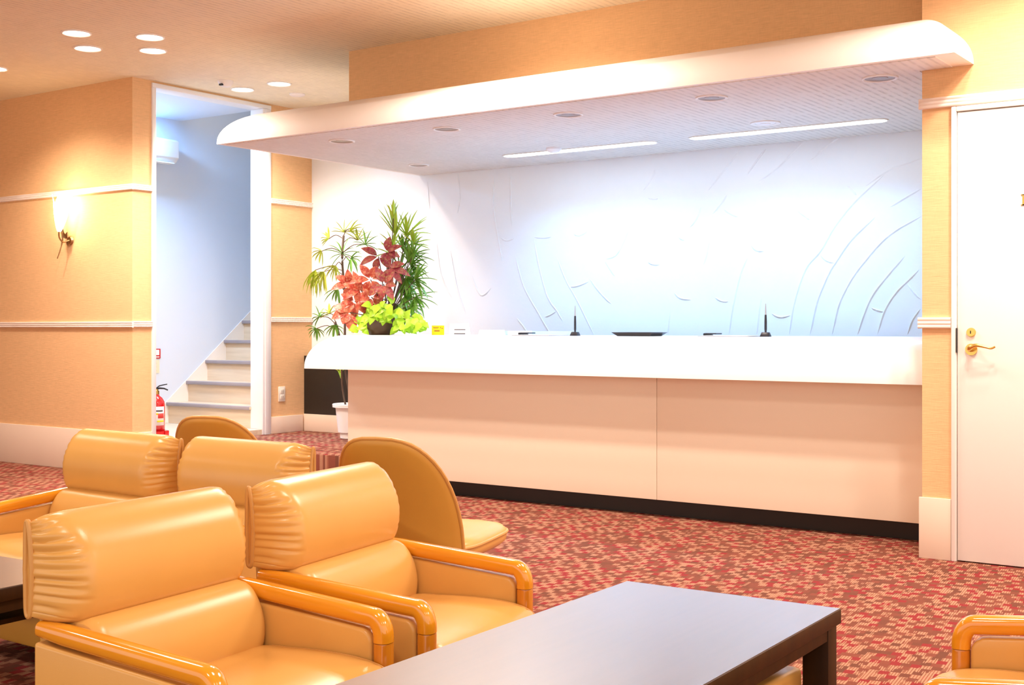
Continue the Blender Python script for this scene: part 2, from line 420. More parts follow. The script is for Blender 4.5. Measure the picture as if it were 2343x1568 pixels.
# extinguisher with stand and signs
ex = empty('fire_extinguisher', (-7.47,5.955,HZF), 'red fire extinguisher with black lever inside the stair opening', 'fire extinguisher')
ex.location = (-7.525,6.045,HZF)
def P3(o): o.parent = ex; return o
R_ = .062
b = MB(); b.lathe([(R_*.9,.004),(R_,.012),(R_,.225),(R_*.93,.25),(R_*.68,.278),(R_*.35,.295),(R_*.3,.31)], 32); P3(b.build('cylinder_body', M['red'], smooth=True))
b = MB(); b.lathe([(R_*.34,.305),(R_*.34,.33),(.013,.335),(.013,.345)], 20); P3(b.build('valve_neck', M['brass'], smooth=True))
b = MB(); b.tube([(0,0,.343),(.02,.012,.350),(.05,.03,.348),(.075,.045,.336)], [.006,.007,.006,.005], 8); b.tube([(0,0,.35),(.02,.012,.368),(.06,.036,.378),(.07,.042,.380)], [.005,.0045,.004,.004], 8)
P3(b.build('lever', M['blackplastic'], smooth=True))
b = MB(); b.tube(smooth_poly([(-.01,-.01,.34),(-.05,-.03,.33),(-.08,-.02,.25),(-.075,-.01,.12),(-.07,0,.06)], 4), .007, 8); P3(b.build('hose', M['blackplastic'], smooth=True))
def wrap(z0, z1, a0, a1, m, name, par, r=R_+.0012):
    b = MB(); n = 10; vs = []
    for k in range(n+1):
        a = a0+(a1-a0)*k/n; vs += [(r*cos(a),r*sin(a),z0),(r*cos(a),r*sin(a),z1)]
    b.add(vs, [(2*k,2*k+2,2*k+3,2*k+1) for k in range(n)]); o = b.build(name, M[m], par, smooth=True)
    sm = o.modifiers.new('s', 'SOLIDIFY'); sm.thickness = .0008; return o
lb = wrap(.075,.215,-1.9,.35,'paper','body_label',ex)
wrap(.178,.190,-1.7,.1,'ink','label_print',lb,R_+.0026); wrap(.155,.168,-1.9,-.5,'yellowcard','label_print',lb,R_+.0026); wrap(.125,.150,-1.6,-.75,'ink','label_print',lb,R_+.0026)
wrap(.128,.165,-.5,.25,'inkred','label_print',lb,R_+.0026); wrap(.085,.115,-1.6,-.9,'ink','label_print',lb,R_+.0026); wrap(.10,.112,-.6,.25,'yellowcard','label_print',lb,R_+.0026)
b = MB(); b.lathe([(.085,0),(.09,.004),(.09,.030),(.086,.032),(.084,.012),(.066,.010)], 32, cap=False); b.box(.05,.10,.0,.035,0,.036)
stnd = P3(b.build('floor_stand', M['red'], smooth=True))
b = MB(); b.box(HX0,HX0+.006,6.55,6.785,.787,.868); sg = b.build('extinguisher_sign', M['red']); tag(sg, 'small red and white sign on the hall wall above the extinguisher', 'sign')
b = MB(); b.box(HX0+.006,HX0+.007,6.565,6.772,.815,.860); o = b.build('sign_face', M['paper'], sg)
b = MB(); b.box(HX0+.006,HX0+.0075,6.565,6.772,.796,.804); o = b.build('sign_print', M['paper'], sg)
b = MB(); b.box(HX0,HX0+.004,6.55,6.775,.665,.775); nt = b.build('notice_card', mat('notice_cream', (.9,.78,.55,1), .6)); tag(nt, 'cream notice card below the red sign on the hall wall', 'notice')
for k in range(3):
    b = MB(); b.box(HX0+.004,HX0+.0048,6.57,6.75,.685+.03*k,.690+.03*k); b.build('notice_print', M['base'], nt)

# switch plate on the side wall
sp = MB(); sp.box(XS,XS+.008,7.040,7.112,.452,.572); sp = sp.build('wall_outlet', M['plate'], bevel=.003); tag(sp, 'cream wall outlet plate low on the tan wall by the stairs', 'outlet')
for k in range(2):
    b = MB(); b.box(XS+.008,XS+.011,7.058,7.094,.472+.045*k,.508+.045*k); o = b.build('socket', M['plate'], sp, bevel=.001)
    for q in (-.007,.007):
        b = MB(); b.box(XS+.011,XS+.0115,7.075+q,7.077+q,.482+.045*k,.498+.045*k); b.build('slot', M['ink'], o)

# low black ledge under the back wall
lg = empty('low_ledge', (-6.3,7.37,PZ), 'low black-faced ledge behind the left end of the counter', 'ledge')
b = MB(); b.box(XS+.001,-3.0,7.33,YB-.0005,PZ if False else .34,.815); loc(b.build('black_front', M['black']), lg)
b = MB(); b.box(XS+.001,-3.0,7.322,YB-.0005,PZ,.34); loc(b.build('base_board', M['base'], bevel=.003), lg)

# ------------------------------------------------------------------ counter
ctr = empty('reception_counter', (-3.7,6.4,0), 'long cream reception counter with rounded white top', 'counter')
b = MB(); b.box(-5.53,-1.76,6.145,6.75,0,.10); loc(b.build('kick_plate', M['black']), ctr)
for x0, x1 in ((-5.60,-3.305),(-3.302,-1.76)):
    b = MB(); b.box(x0,x1,6.05,6.075,.098,.80); loc(b.build('front_panel', M['panel'], bevel=.0015), ctr)
b = MB(); b.box(-5.60,-5.575,6.076,6.80,.098,.80); loc(b.build('end_panel', M['panel'], bevel=.0015), ctr)
def bullnose(x0, x1, y0, y1, zb, zt, w, mitre_left=True, mitre_right=False, N=20, lip=.010, under=None):
    """slab with a quarter-ellipse front (and left / right) edge"""
    b = MB(); rings = []
    prof = [(0, zb), (0, zb+lip)] + [(w*(1-cos(t*pi/2/N)), zb+lip+(zt-zb-lip)*sin(t*pi/2/N)) for t in range(1, N+1)]
    for s, z in prof:
        xa = x0+s if mitre_left else x0; xb = x1-s if mitre_right else x1
        rings.append([(xa, y1, z), (xa, y0+s, z), (xb, y0+s, z), (xb, y1, z)])
    b.loft(rings, True, True); return b
loc(bullnose(-5.81,-1.76,5.86,6.85,.778,.997,.20).build('counter_top', M['creamgloss'], smooth=True, angle=50), ctr)
b = MB(); b.box(-5.55,-1.76,6.80,6.83,.098,.778); loc(b.build('back_panel', M['panel']), ctr)

# ------------------------------------------------------------------ canopy
can = empty('counter_canopy', (-3.8,6.4,2.218), 'long white canopy with rounded edge projecting over the counter', 'canopy')
# the right end overhangs the door wall
b = MB(); N = 20; w = .30; zb, zt = 2.218, 2.435
prof = [(0, zb), (0, zb+.008)] + [(w*(1-cos(t*pi/2/N)), zb+.008+(zt-zb-.008)*sin(t*pi/2/N)) for t in range(1, N+1)]
rings = []
x0, x1, y0 = -6.13, -1.517, 5.40
for s, z in prof:
    rings.append([(x0+s, YB-.001, z), (x0+s, y0+s, z), (x1-s*.999, y0+s, z), (x1-s*.999, YD-.001, z), (XP-.003, YD-.001, z), (XP-.003, YB-.001, z)])
b.loft(rings, True, True); loc(b.build('canopy_body', M['cream'], smooth=True, angle=50), can)
b = MB(); zz = zb-.004
b.prism([(x0+.05,YB-.01),(x0+.05,y0+.035),(x1-.09,y0+.035),(x1-.09,YD-.01),(XP-.01,YD-.01),(XP-.01,YB-.01)], 'z', zz, zb+.0005); loc(b.build('soffit_panel', M['soffit']), can)

# canopy downlights (unlit)
def ring_mb(r1, r2, h=.006, n=40):
    b = MB(); b.loft([[(r*cos(2*pi*k/n), r*sin(2*pi*k/n), z) for k in range(n)] for r, z in ((r1,0),(r1,-h),((r1+r2)/2,-h*1.4),(r2,-h*.6),(r2,0))], True, False)
    return b
def unlit(name, x, y, z, r, label, grp):
    e = empty(name, (x,y,z), label, 'ceiling light', grp)
    ring_mb(r, r*.84).build('trim_ring', M['ring'], e, smooth=True)
    b = MB(); n = 40; b.loft([[(rr*cos(2*pi*k/n), rr*sin(2*pi*k/n), zz) for k in range(n)] for rr, zz in ((r*.84,-.004),(r*.80,-.0022),(r*.45,-.0012),(r*.44,-.003),(.002,-.0032))], True, False)
    b.build('reflector', M['cone'], e, smooth=True); return e
cx_ = [-1.951,-2.816,-3.679,-4.526,-5.36]
order = ['first','second','third','fourth','fifth']
for i, x in enumerate(cx_):
    unlit('canopy_downlight', x, 5.735, zz, .082, 'unlit round downlight under the canopy front edge, %s from the right' % order[i], 'unlit canopy downlights')
unlit('canopy_downlight', -5.70, 6.90, zz, .075, 'unlit round downlight at the back left corner of the canopy', 'unlit canopy downlights')
e = empty('ceiling_speaker', (-2.914,6.62,zz), 'flat round ceiling speaker beside the right fluorescent slot', 'speaker')
ring_mb(.085,.06,.006).build('trim_ring', M['ring'], e, smooth=True)
b = MB(); b.lathe([(.06,-.001),(.055,-.004),(.03,-.005),(.028,-.009),(.001,-.0095)], 32); b.build('grille', M['white'], e, smooth=True)
e = empty('smoke_detector', (-4.444,6.753,zz), 'small white detector under the canopy beside the left fluorescent slot', 'detector')
b = MB(); b.lathe([(.05,0),(.05,-.012),(.035,-.028),(.001,-.030)], 32); b.build('detector_cover', M['white'], e, smooth=True)

# fluorescent slots
def slot(x0, x1, y, label):
    e = empty('fluorescent_light', ((x0+x1)/2,y,zz), label, 'fluorescent light', 'fluorescent slots in the canopy')
    L = (x1-x0)/2; w = .055; n = 12
    outer = [(L*sx+0, 0) for sx in ()]
    def cap(L_, w_, z):
        r = []
        for k in range(n+1): a = -pi/2+pi*k/n; r.append((L_-w_+w_*cos(a), w_*sin(a), z))
        for k in range(n+1): a = pi/2+pi*k/n; r.append((-L_+w_+w_*cos(a), w_*sin(a), z))
        return r
    b = MB(); b.loft([cap(L+.01,w+.01,0), cap(L+.01,w+.01,-.005), cap(L,w,-.006), cap(L,w,0)], True, False, True); b.build('slot_frame', M['ring'], e)
    b = MB(); b.loft([cap(L,w,-.0008), cap(L,w,-.003)], True, True); b.build('diffuser', M['tube'], e)
    ld = bpy.data.lights.new('tube_light', 'AREA'); ld.shape = 'RECTANGLE'; ld.size = 2*L; ld.size_y = .09; ld.spread = RD(125); ld.energy = POW['tube']; ld.color = (.24,.56,1)
    lo = bpy.data.objects.new('tube_light', ld); C.objects.link(lo); lo.location = ((x0+x1)/2, y, zz-.012)
    return e
POW = dict(tube=14, down=50, group=62)
slot(-4.93,-3.77,6.89,'left glowing fluorescent slot under the canopy'); slot(-3.53,-2.31,6.90,'right glowing fluorescent slot under the canopy')

# ------------------------------------------------------------------ ceiling downlights (lit)
WARM = (1,.845,.735)
def spot(x, y, z, e, col=WARM, ang=125, blend=.7, r=.07):
    ld = bpy.data.lights.new('downlight_lamp', 'SPOT'); ld.energy = e; ld.color = col; ld.spot_size = RD(ang); ld.spot_blend = blend; ld.shadow_soft_size = r
    lo = bpy.data.objects.new('downlight_lamp', ld); C.objects.link(lo); lo.location = (x,y,z); return lo
lit = [(-6.458,4.595,'lit round ceiling downlight, back left one of the group of four'),
 (-6.18,4.916,'lit round ceiling downlight, back right one of the group of four'),
 (-6.753,4.888,'lit round ceiling downlight, front left one of the group of four'),
 (-6.467,5.167,'lit round ceiling downlight, front right one of the group of four'),
 (-6.98,6.397,'lit round ceiling downlight beside the stair opening, left of the pair'),
 (-6.599,6.402,'lit round ceiling downlight beside the stair opening, right of the pair')]
lit[0] = (lit[0][0], lit[0][1], 'lit ceiling downlight, upper left of the four above the left wall')
lit[1] = (lit[1][0], lit[1][1], 'lit ceiling downlight, upper right of the four above the left wall')
lit[2] = (lit[2][0], lit[2][1], 'lit ceiling downlight, lower left of the four above the left wall')
lit[3] = (lit[3][0], lit[3][1], 'lit ceiling downlight, lower right of the four above the left wall')
proto = None
for x, y, lab in lit+[(-7.80,4.90,'lit ceiling downlight cut by the left edge of the picture')]:
    if proto is None:
        proto = empty('ceiling_downlight', (x,y,CZ), lab, 'ceiling light', 'lit ceiling downlights')
        ring_mb(.088,.074).build('trim_ring', M['ring'], proto, smooth=True)
        b = MB(); b.lathe([(.074,-.0015),(.07,-.004),(.001,-.006)], 36); b.build('lens', M['downlens'], proto, smooth=True)
    else:
        c = copy_tree(proto); c.location = (x,y,CZ); c['label'] = lab
    spot(x, y, CZ-.03, POW['down']*1.5, ang=140)
# downlights over the rest of the lobby, out of the frame
for gx in (-3.75,-1.05,1.65):
    for dx, dy in ((0,-.28),(.29,.02),(-.29,.0),(0,.29)):
        spot(gx+dx, 4.88+dy, CZ-.03, POW['group'], ang=158, blend=.9, r=.06)
for x, y, k in ((-6.45,2.7,1.2),(-3.75,2.7,2.6),(-1.05,2.7,2.2),(1.65,2.7,2),(-6.45,.6,1),(-3.75,.6,1.5),(-1.05,.6,2),(1.65,.6,2)):
    spot(x, y, CZ-.03, POW['down']*k, ang=158, blend=.9, r=.25)
for x, y, lab, dark in ((-6.844,6.111,'round ceiling smoke detector with a dark port',1),(-6.785,6.769,'plain pale round detector above the canopy end',0)):
    e = empty('smoke_detector', (x,y,CZ), lab, 'detector')
    b = MB(); b.lathe([(.055,0),(.055,-.012),(.045,-.030),(.03,-.042),(.001,-.044)] if dark else [(.06,0),(.06,-.008),(.045,-.016),(.001,-.018)], 32); b.build('detector_cover', M['ring'], e, smooth=True)
    if dark:
        b = MB(); b.box(-.012,.018,-.052,-.036,-.040,-.028); b.build('sensor_port', M['black'], e)

# ------------------------------------------------------------------ sconce
sc = empty('wall_sconce', (-7.98,YL,1.72), 'lit flower-shaped wall sconce with leafy bronze bracket on the left wall', 'wall lamp')
b = MB()
n = 40; rings = []
for i, (r, z) in enumerate([(.012,0),(.022,.02),(.034,.06),(.046,.11),(.054,.16),(.060,.20),(.070,.235)]):
    rings.append([((r*(1+.10*(i/6)*sin(5*a)))*cos(a), (r*(1+.10*(i/6)*sin(5*a)))*sin(a), z+.035*(i/6)**2*sin(5*a)) for a in [2*pi*k/n for k in range(n)]])
b.loft(rings, True, True)
b.xf(Matrix.Translation((-.0,-.10,.03)) @ Matrix.Rotation(.18,4,'Y')); b.build('glass_shade', M['shade'], sc, smooth=True)
b = MB(); b.tube([(0,-.001,-.03),(0,-.016,-.03)], [.034,.026], 20); b.build('wall_plate', M['bronze'], sc, smooth=True)
b = MB(); b.tube(smooth_poly([(0,-.014,-.03),(-.01,-.06,-.045),(-.012,-.09,-.01),(0,-.10,.035)], 5), .006, 8)
b.tube(smooth_poly([(-.01,-.07,.03),(-.016,-.06,-.03),(-.035,-.065,-.10),(-.065,-.07,-.165)], 5), [.006]*8+[.004]*8, 8); b.build('curved_stem', M['bronze'], sc, smooth=True)
def leaf(b, base, d, up, L, W, curl=.15, n=7, fold=.25, tip=1.0, ovate=.45):
    base = Vector(base); d = Vector(d).normalized(); up = Vector(up); side = d.cross(up)
    if side.length < .01: side = d.cross(Vector((1,0,0)))
    side.normalize(); nrm = side.cross(d).normalized(); vs = []; fs = []
    for i in range(n+1):
        t = i/n; w = W*(sin(pi*t**(ovate+.35))**.85)*.5 if 0 < t < 1 else 0.0006
        c = base + d*(L*t) - nrm*(-curl*L*(sin(t*pi*.5)*.6 - t*t*1.5))
        c = c; vs += [c-side*w+nrm*w*fold, c-nrm*.0004, c+side*w+nrm*w*fold, c-nrm*.0016]
    for i in range(n):
        a = 4*i; q = a+4
        fs += [(a,a+1,q+1,q),(a+1,a+2,q+2,q+1),(a+3,a,q,q+3),(a+2,a+3,q+3,q+2)]
    b.add(vs, fs)
b = MB(); leaf(b,(0,-.03,-.02),(-.6,-.3,.8),(0,-1,0),.09,.035); leaf(b,(0,-.03,-.02),(.3,-.3,.5),(0,-1,0),.06,.035); leaf(b,(-.01,-.05,.02),(-.3,-.2,1),(0,-1,0),.07,.02); leaf(b,(0,-.02,-.03),(.2,-.3,-.8),(0,-1,0),.05,.03)
b.build('bracket_leaf', M['bronze'], sc, smooth=True)
pl = bpy.data.lights.new('sconce_lamp','POINT'); pl.energy = 2.2; pl.color = (1,.78,.46); pl.shadow_soft_size = .05
po = bpy.data.objects.new('sconce_lamp', pl); C.objects.link(po); po.location = (-7.93,YL-.20,1.93)

# ------------------------------------------------------------------ armchairs
def spline_closed(P, n):
    out = []; m = len(P)
    for i in range(m):
        p0, p1, p2, p3 = P[(i-1)%m], P[i], P[(i+1)%m], P[(i+2)%m]
        for k in range(n):
            t = k/n
            out.append(tuple(.5*((2*p1[j])+(-p0[j]+p2[j])*t+(2*p0[j]-5*p1[j]+4*p2[j]-p3[j])*t*t+(-p0[j]+3*p1[j]-3*p2[j]+p3[j])*t**3) for j in (0,1)))
    return out
def bolster(ctrl, W, sub, shrink=.10, edge=.09, pleat=0., pl_arc=None, seed=1, crown=0., back=None, endk=.1, plen=.17):
    """cushion lofted along y from profile ctrl (x,z); returns MB and the end profile"""
    P = spline_closed(ctrl, sub); n = len(P)
    cx = sum(p[0] for p in P)/n; cz = sum(p[1] for p in P)/n
    R = random.Random(seed)
    # arc-length phase for pleats
    L = [0]
    for i in range(n): L.append(L[-1]+math.dist(P[i], P[(i+1)%n]))
    folds = []; s = 0
    while s < L[-1]: folds.append((s, .007+.008*R.random(), R.uniform(.35,1.0), R.uniform(.45,1.0))); s += R.uniform(.014,.027)
    us = [-1,-.997,-.99,-.98,-.965,-.95,-.935,-.92,-.905,-.89,-.875,-.86,-.845,-.83,-.815,-.80,-.78,-.76,-.73,-.7,-.6,-.45,-.2,0]; us = us+[-u for u in reversed(us[:-1])]
    rings = []
    for u in us:
        d = (1-abs(u)); e = min(1, d/edge) ; sc_ = 1-shrink*(1-e)**2.2 + crown*(1-u*u)
        ring = []
        for i, (x, z) in enumerate(P):
            s = L[i]; disp = 0
            if pleat:
                k = max(i for i in [0]) ; 
                best = 0
                for (fs_, fw, fa, fl) in folds:
                    q = abs(s-fs_); q = min(q, L[-1]-q)
                    if q < fw*1.6:
                        g = math.exp(-(q/(fw*.5))**2)
                        ext = plen*fl; tt = d/ext
                        if tt < 1:
                            g *= (1-tt)**1.1*min(1,.45+tt*4)*fa
                            if g > best: best = g
                if pl_arc is None or pl_arc(x, z): disp = -best*pleat
            dx, dz = x-cx, z-cz; l = math.hypot(dx, dz) or 1
            if back:
                q = max(0, 1-d/edge); s2 = endk+(1-endk)*math.sqrt(max(0, 1-q**2.3)); zq = 1-shrink*q**3
                xb = back(z); xx = xb+(x-xb)*s2; zz_ = cz+(z-cz)*zq
                ring.append((xx+disp*dx/l*s2**.5+disp*.4*(1-s2), u*W/2-math.copysign(1,u)*disp*-.55*(1-s2), zz_+disp*dz/l*.6)); continue
            ring.append((cx+dx*sc_+dx/l*disp, u*W/2, cz+dz*sc_+dz/l*disp))
        rings.append(ring)
    b = MB(); b.loft(rings, True, True)
    endp = [(cx+(x-cx)*(1-shrink), cz+(z-cz)*(1-shrink)) for x, z in P]
    if back: endp = [(back(z)+(x-back(z))*endk, cz+(z-cz)*(1-shrink)) for x, z in P]
    return b, endp
def piping(endp, y, r, grow=.004):
    b = MB(); n = len(endp); cx = sum(p[0] for p in endp)/n; cz = sum(p[1] for p in endp)/n; st = max(1, n//60)
    Q = []
    for x, z in endp[::st]:
        l = math.hypot(x-cx, z-cz); Q.append((cx+(x-cx)*(1+grow/l), y, cz+(z-cz)*(1+grow/l)))
    rings = []; m = len(Q)
    for i in range(m):
        p = Vector(Q[i]); d = (Vector(Q[(i+1)%m])-Vector(Q[i-1])).normalized(); a = Vector((0,1,0)); c = d.cross(a).normalized()
        rings.append([tuple(p+a*(r*cos(2*pi*k/8))+c*(r*sin(2*pi*k/8))) for k in range(8)])
    b.loft(rings, True, False, True); return b

AW = .252  # half spacing of the arms
def make_armchair(label):
    t = empty('armchair', (0,0,0), label, 'armchair', 'low yellow vinyl armchairs in the lobby')
    # headrest
    hp = [(-.372,.493),(-.352,.530),(-.349,.580),(-.363,.628),(-.392,.668),(-.428,.691),(-.456,.692),(-.474,.668),(-.477,.60),(-.474,.54),(-.462,.497),(-.42,.485)]
    b, ep = bolster(hp, .530, 18, .15, .26, .018, lambda x, z: x > -.455 and z > .495, 3, 0, lambda z: -.474, .12, .24)
    b.xf(Matrix.Translation((-.012,0,0))); ep = [(x-.012, z) for x, z in ep]
    hr = b.build('headrest', M['vinyl'], t, smooth=True, angle=70)
    for s in (-1,1): piping(ep, s*.2635, .0055, .001).build('piping', M['pipe'], hr, smooth=True)
    # lower back cushion
    bp = [(-.392,.498),(-.352,.488),(-.322,.450),(-.308,.400),(-.312,.352),(-.335,.325),(-.40,.32),(-.445,.35),(-.455,.42),(-.445,.49)]
    b, ep = bolster(bp, .450, 8, .10, .12); b.build('back_cushion', M['vinyl'], t, smooth=True, angle=70)
    # seat
    sp_ = [(-.33,.352),(-.25,.362),(-.15,.366),(-.06,.363),(.005,.350),(.045,.318),(.052,.275),(.035,.235),(-.01,.215),(-.15,.205),(-.33,.205),(-.36,.28)]
    b, ep = bolster(sp_, .452, 14, .055, .09, .007, lambda x, z: x > -.02 and z > .225, 11, .01)
    se = b.build('seat_cushion', M['vinyl'], t, smooth=True, angle=70)
    for s in (-1,1): piping(ep, s*.2262, .0024, .000).build('piping', M['pipe'], se, smooth=True)
    # base under the seat
    b = MB(); b.box(-.42,-.02,-.235,.235,.07,.225); b.build('seat_base', M['shell'], t, bevel=.012)
    # back shell
    b = MB(); b.prism([(-.455,.07),(-.455,.47),(-.478,.60),(-.492,.60),(-.485,.46),(-.475,.07)], 'y', -.235, .235); b.build('back_shell', M['shell'], t, bevel=.006)
    for s in (-1,1):
        y = s*AW
        # armrest rail with knee
        path = [(-.455,.478)]; z0, z1 = .478, .443; xk, rk = -.047, .042
        for k in range(1, 7): path.append((-.455+(xk+.455)*k/6, z0+(z1-z0)*k/6))
        for k in range(1, 9):
            a = pi/2*k/8; path.append((xk+rk*.65*sin(a), z1-rk*(1-cos(a))))
        path.append((xk+rk*.65, .393))
        rings = []; NN = 20
        for i, (x, z) in enumerate(path):
            x2, z2 = path[min(i+1,len(path)-1)]; x1, z1_ = path[max(i-1,0)]
            d = Vector((x2-x1, 0, z2-z1_)).normalized(); nn = Vector((-d.z, 0, d.x))
            hw, ht = .0215, .0190
            if i == 0: hw *= .8; ht *= .8
            ring = []
            for k in range(NN):
                a = 2*pi*k/NN; ca, sa = cos(a), sin(a); p = .72
                yy = hw*math.copysign(abs(ca)**p, ca); hh = ht*math.copysign(abs(sa)**p, sa)
                ring.append(tuple(Vector((x, y+yy, z))+nn*hh))
            rings.append(ring)
        b = MB(); b.loft(rings, True, True); b.build('armrest', M['honey'], t, smooth=True, angle=60)
        b = MB(); rings = []
        for z, f in ((0,.9),(.004,.97),(.388,.97),(.3915,.93)):
            rings.append([(xk+rk*.65+ .0190*f*math.copysign(abs(sin(2*pi*k/NN))**.72, sin(2*pi*k/NN)), y+.0215*f*math.copysign(abs(cos(2*pi*k/NN))**.72, cos(2*pi*k/NN)), z) for k in range(NN)])
        b.loft(rings, True, True); b.build('front_leg', M['honeypost'], t, smooth=True, angle=60)
        # upholstered side
        xf_ = xk+rk*.65-.020
        zt = lambda x: .474+(.440-.474)*(x+.455)/(.408)-.0195
        poly = [(-.458,.045),(xf_,.045),(xf_,zt(xf_)-.030)]+[(xf_-.03+.03*cos(a), zt(xf_)-.030+.030*sin(a)) for a in [pi/2*k/5 for k in range(1,6)]]+[(-.458,zt(-.458))]
        b = MB(); b.prism(poly, 'y', y-.0185, y+.0185); b.build('side_panel', M['vinyl'], t, bevel=.007, seg=3)
        b = MB(); b.box(-.450,-.41,y-.016,y+.016,0,.045); b.build('rear_leg', M['honeypost'], t, bevel=.003)
    return t
arm = make_armchair('yellow vinyl armchair nearest the camera at the bottom left, beside the table')
arm.location = (-1.668,1.715,0); arm.rotation_euler.z = RD(6.5)
for (x, y, a, lab) in ((-1.718,2.330,10,'yellow vinyl armchair by the table, just right of the nearest armchair'),
                       (-3.520,2.232,-91,'yellow vinyl armchair at left edge, showing one arm, behind the nearest armchair'),
                       (-2.952,2.270,-89.5,'yellow vinyl armchair mostly hidden between two rows, only its headrest showing'),
                       (-.700,2.360,189,'yellow vinyl armchair cut off at the bottom right corner, facing the dark table')):
    c = copy_tree(arm); c.location = (x,y,0); c.rotation_euler.z = RD(a); c['label'] = lab

# ------------------------------------------------------------------ round-backed chairs
def make_swivel(label):
    t = empty('round_back_chair', (0,0,0), label, 'chair', 'round-backed yellow chairs')
    # local: x forward, back at x=0
    W = .208; zb = .285; zt = .705; n = 26
    def outline(s):   # s in 0..1 around the arch from right-bottom to left-bottom
        a = pi*s
        cx = W*math.copysign(abs(cos(a))**.66, cos(a)); 
        return cx, zb+.06+(zt-zb-.06)*abs(sin(a))**.80
    def place(y, z, off):
        h = (z-zb)/(zt-zb)
        lean = -.02-.13*h*h*.9-.04*h
        curve = .16*(y/W)**2*.36
        return (lean+curve-off, y, z)
    O = [(-W,zb)]+[(-outline(k/n)[0], outline(k/n)[1]) for k in range(n+1)]+[(W,zb)]
    cz = (zb+zt)/2-.04
    rings = []
    th = .042
    for (sc_, off) in ((.0,th*1.0),(.35,th*.98),(.7,th*.9),(.9,th*.75),(.975,th*.55),(1.0,th*.35),(1.0,-.0),(.975,-.012),(.9,-.022),(.7,-.032),(.35,-.036),(0,-.036)):
        rings.append([place(y*max(sc_,.001), cz+(z-cz)*max(sc_,.001), off) for y, z in O])
    b = MB(); b.loft(rings, True, True); bk = b.build('backrest', M['shell'], t, smooth=True, angle=75)
    Q = [place(y, z, th*.36) for y, z in O[1:-1]]; Q = [place(-W,zb,th*.36)]+Q+[place(W,zb,th*.36)]
    b = MB(); b.tube(Q, .0065, 8); o = b.build('piping', M['pipe'], bk, smooth=True)
    # seat pad
    S = []
    for k in range(48):
        a = 2*pi*k/48; ca, sa = cos(a), sin(a); p = .45
        S.append((.235+.255*math.copysign(abs(ca)**p, ca)*(1), .225*math.copysign(abs(sa)**p, sa)))
    rings = []
    for sc_, z in ((.0,.292),(.6,.292),(.93,.298),(.99,.312),(1.0,.330),(.985,.347),(.93,.360),(.8,.368),(.5,.373),(0,.375)):
        rings.append([(.235+(x-.235)*max(sc_,.001), y*max(sc_,.001), z) for x, y in S])
    b = MB(); b.loft(rings, True, True); seat = b.build('seat', M['vinyl'], t, smooth=True, angle=75)
    rings = []; Q = [(.235+(x-.235)*1.0, y*1.0, .339) for x, y in S]; m = len(Q)
    b = MB(); b.tube(Q+[Q[0]], .006, 8, cap=False); b.build('piping', M['pipe'], seat, smooth=True)
    b = MB(); b.lathe([(.03,.03),(.03,.20),(.10,.28),(.10,.292)], 20, cx=.22); b.build('pedestal', M['black'], t, smooth=True)
    for k in range(4):
        a = pi/4+pi/2*k; b = MB(); b.tube([(.22,0,.045),(.22+.12*cos(a),.12*sin(a),.035),(.22+.25*cos(a),.25*sin(a),.016)], [.02,.016,.014], 8); b.build('star_leg', M['black'], t, smooth=True)
    return t
sw = make_swivel('round-backed yellow chair in front of the counter, its back to the camera')
sw.location = (-2.612,3.077,0); sw.rotation_euler.z = RD(106)
c = copy_tree(sw); c.location = (-3.78,3.385,0); c.rotation_euler.z = RD(112); c['label'] = 'round-backed yellow chair showing only its arched top behind the left armchairs'

# ------------------------------------------------------------------ tables
def make_table(label, L, W, zt, loc_, rz):
    t = empty('coffee_table', loc_, label, 'table', 'dark wooden coffee tables', RD(rz))
    b = MB(); b.box(-W/2,W/2,-L/2,L/2,zt-.034,zt-.001); tp = b.build('tabletop', M['table'], t, bevel=.003)
    b = MB(); b.box(-W/2+.003,W/2-.003,-L/2+.003,L/2-.003,zt-.0012,zt); b.build('laminate_surface', M['tabletop'], tp)
    for sx in (-1,1):
        for sy in (-1,1):
            cx, cy = sx*(W/2-.038), sy*(L/2-.036); b = MB(); b.box(cx-.03,cx+.03,cy-.027,cy+.027,0,zt-.034); b.build('leg', M['table'], t, bevel=.002)
    for sx in (-1,1):
        b = MB(); x = sx*(W/2-.022); b.box(x-.012,x+.012,-L/2+.065,L/2-.065,zt-.062,zt-.034); b.build('side_apron', M['table'], t)
    for sy in (-1,1):
        b = MB(); y = sy*(L/2-.036); b.box(-W/2+.069,W/2-.069,y-.012,y+.012,zt-.085,zt-.034); b.build('end_apron', M['table'], t)
    b = MB(); b.box(-W/2+.10,W/2-.10,-L/2+.07,L/2-.07,zt-.115,zt-.103); b.build('under_shelf', M['table'], t)
    return t
make_table('long dark brown coffee table reflecting blue light in the foreground', 1.20, .545, .42, (-1.262,2.092,0), 1.5)
make_table('dark coffee table at the left edge, mostly hidden behind the nearest armchair', .62, 1.2, .42, (-3.33,1.66,0), 3)
# padded stool pushed under the table
t = empty('padded_stool', (-1.235,2.49,0), 'yellow padded stool pushed under the dark coffee table', 'stool')
b = MB(); b.box(-.16,.16,-.16,.16,.03,.29); b.build('stool_body', M['vinyl'], t, bevel=.015, seg=3)
for sx in (-1,1):
    for sy in (-1,1):
        b = MB(); b.box(sx*.12-.015,sx*.12+.015,sy*.12-.015,sy*.12+.015,0,.03); b.build('foot', M['black'], t)

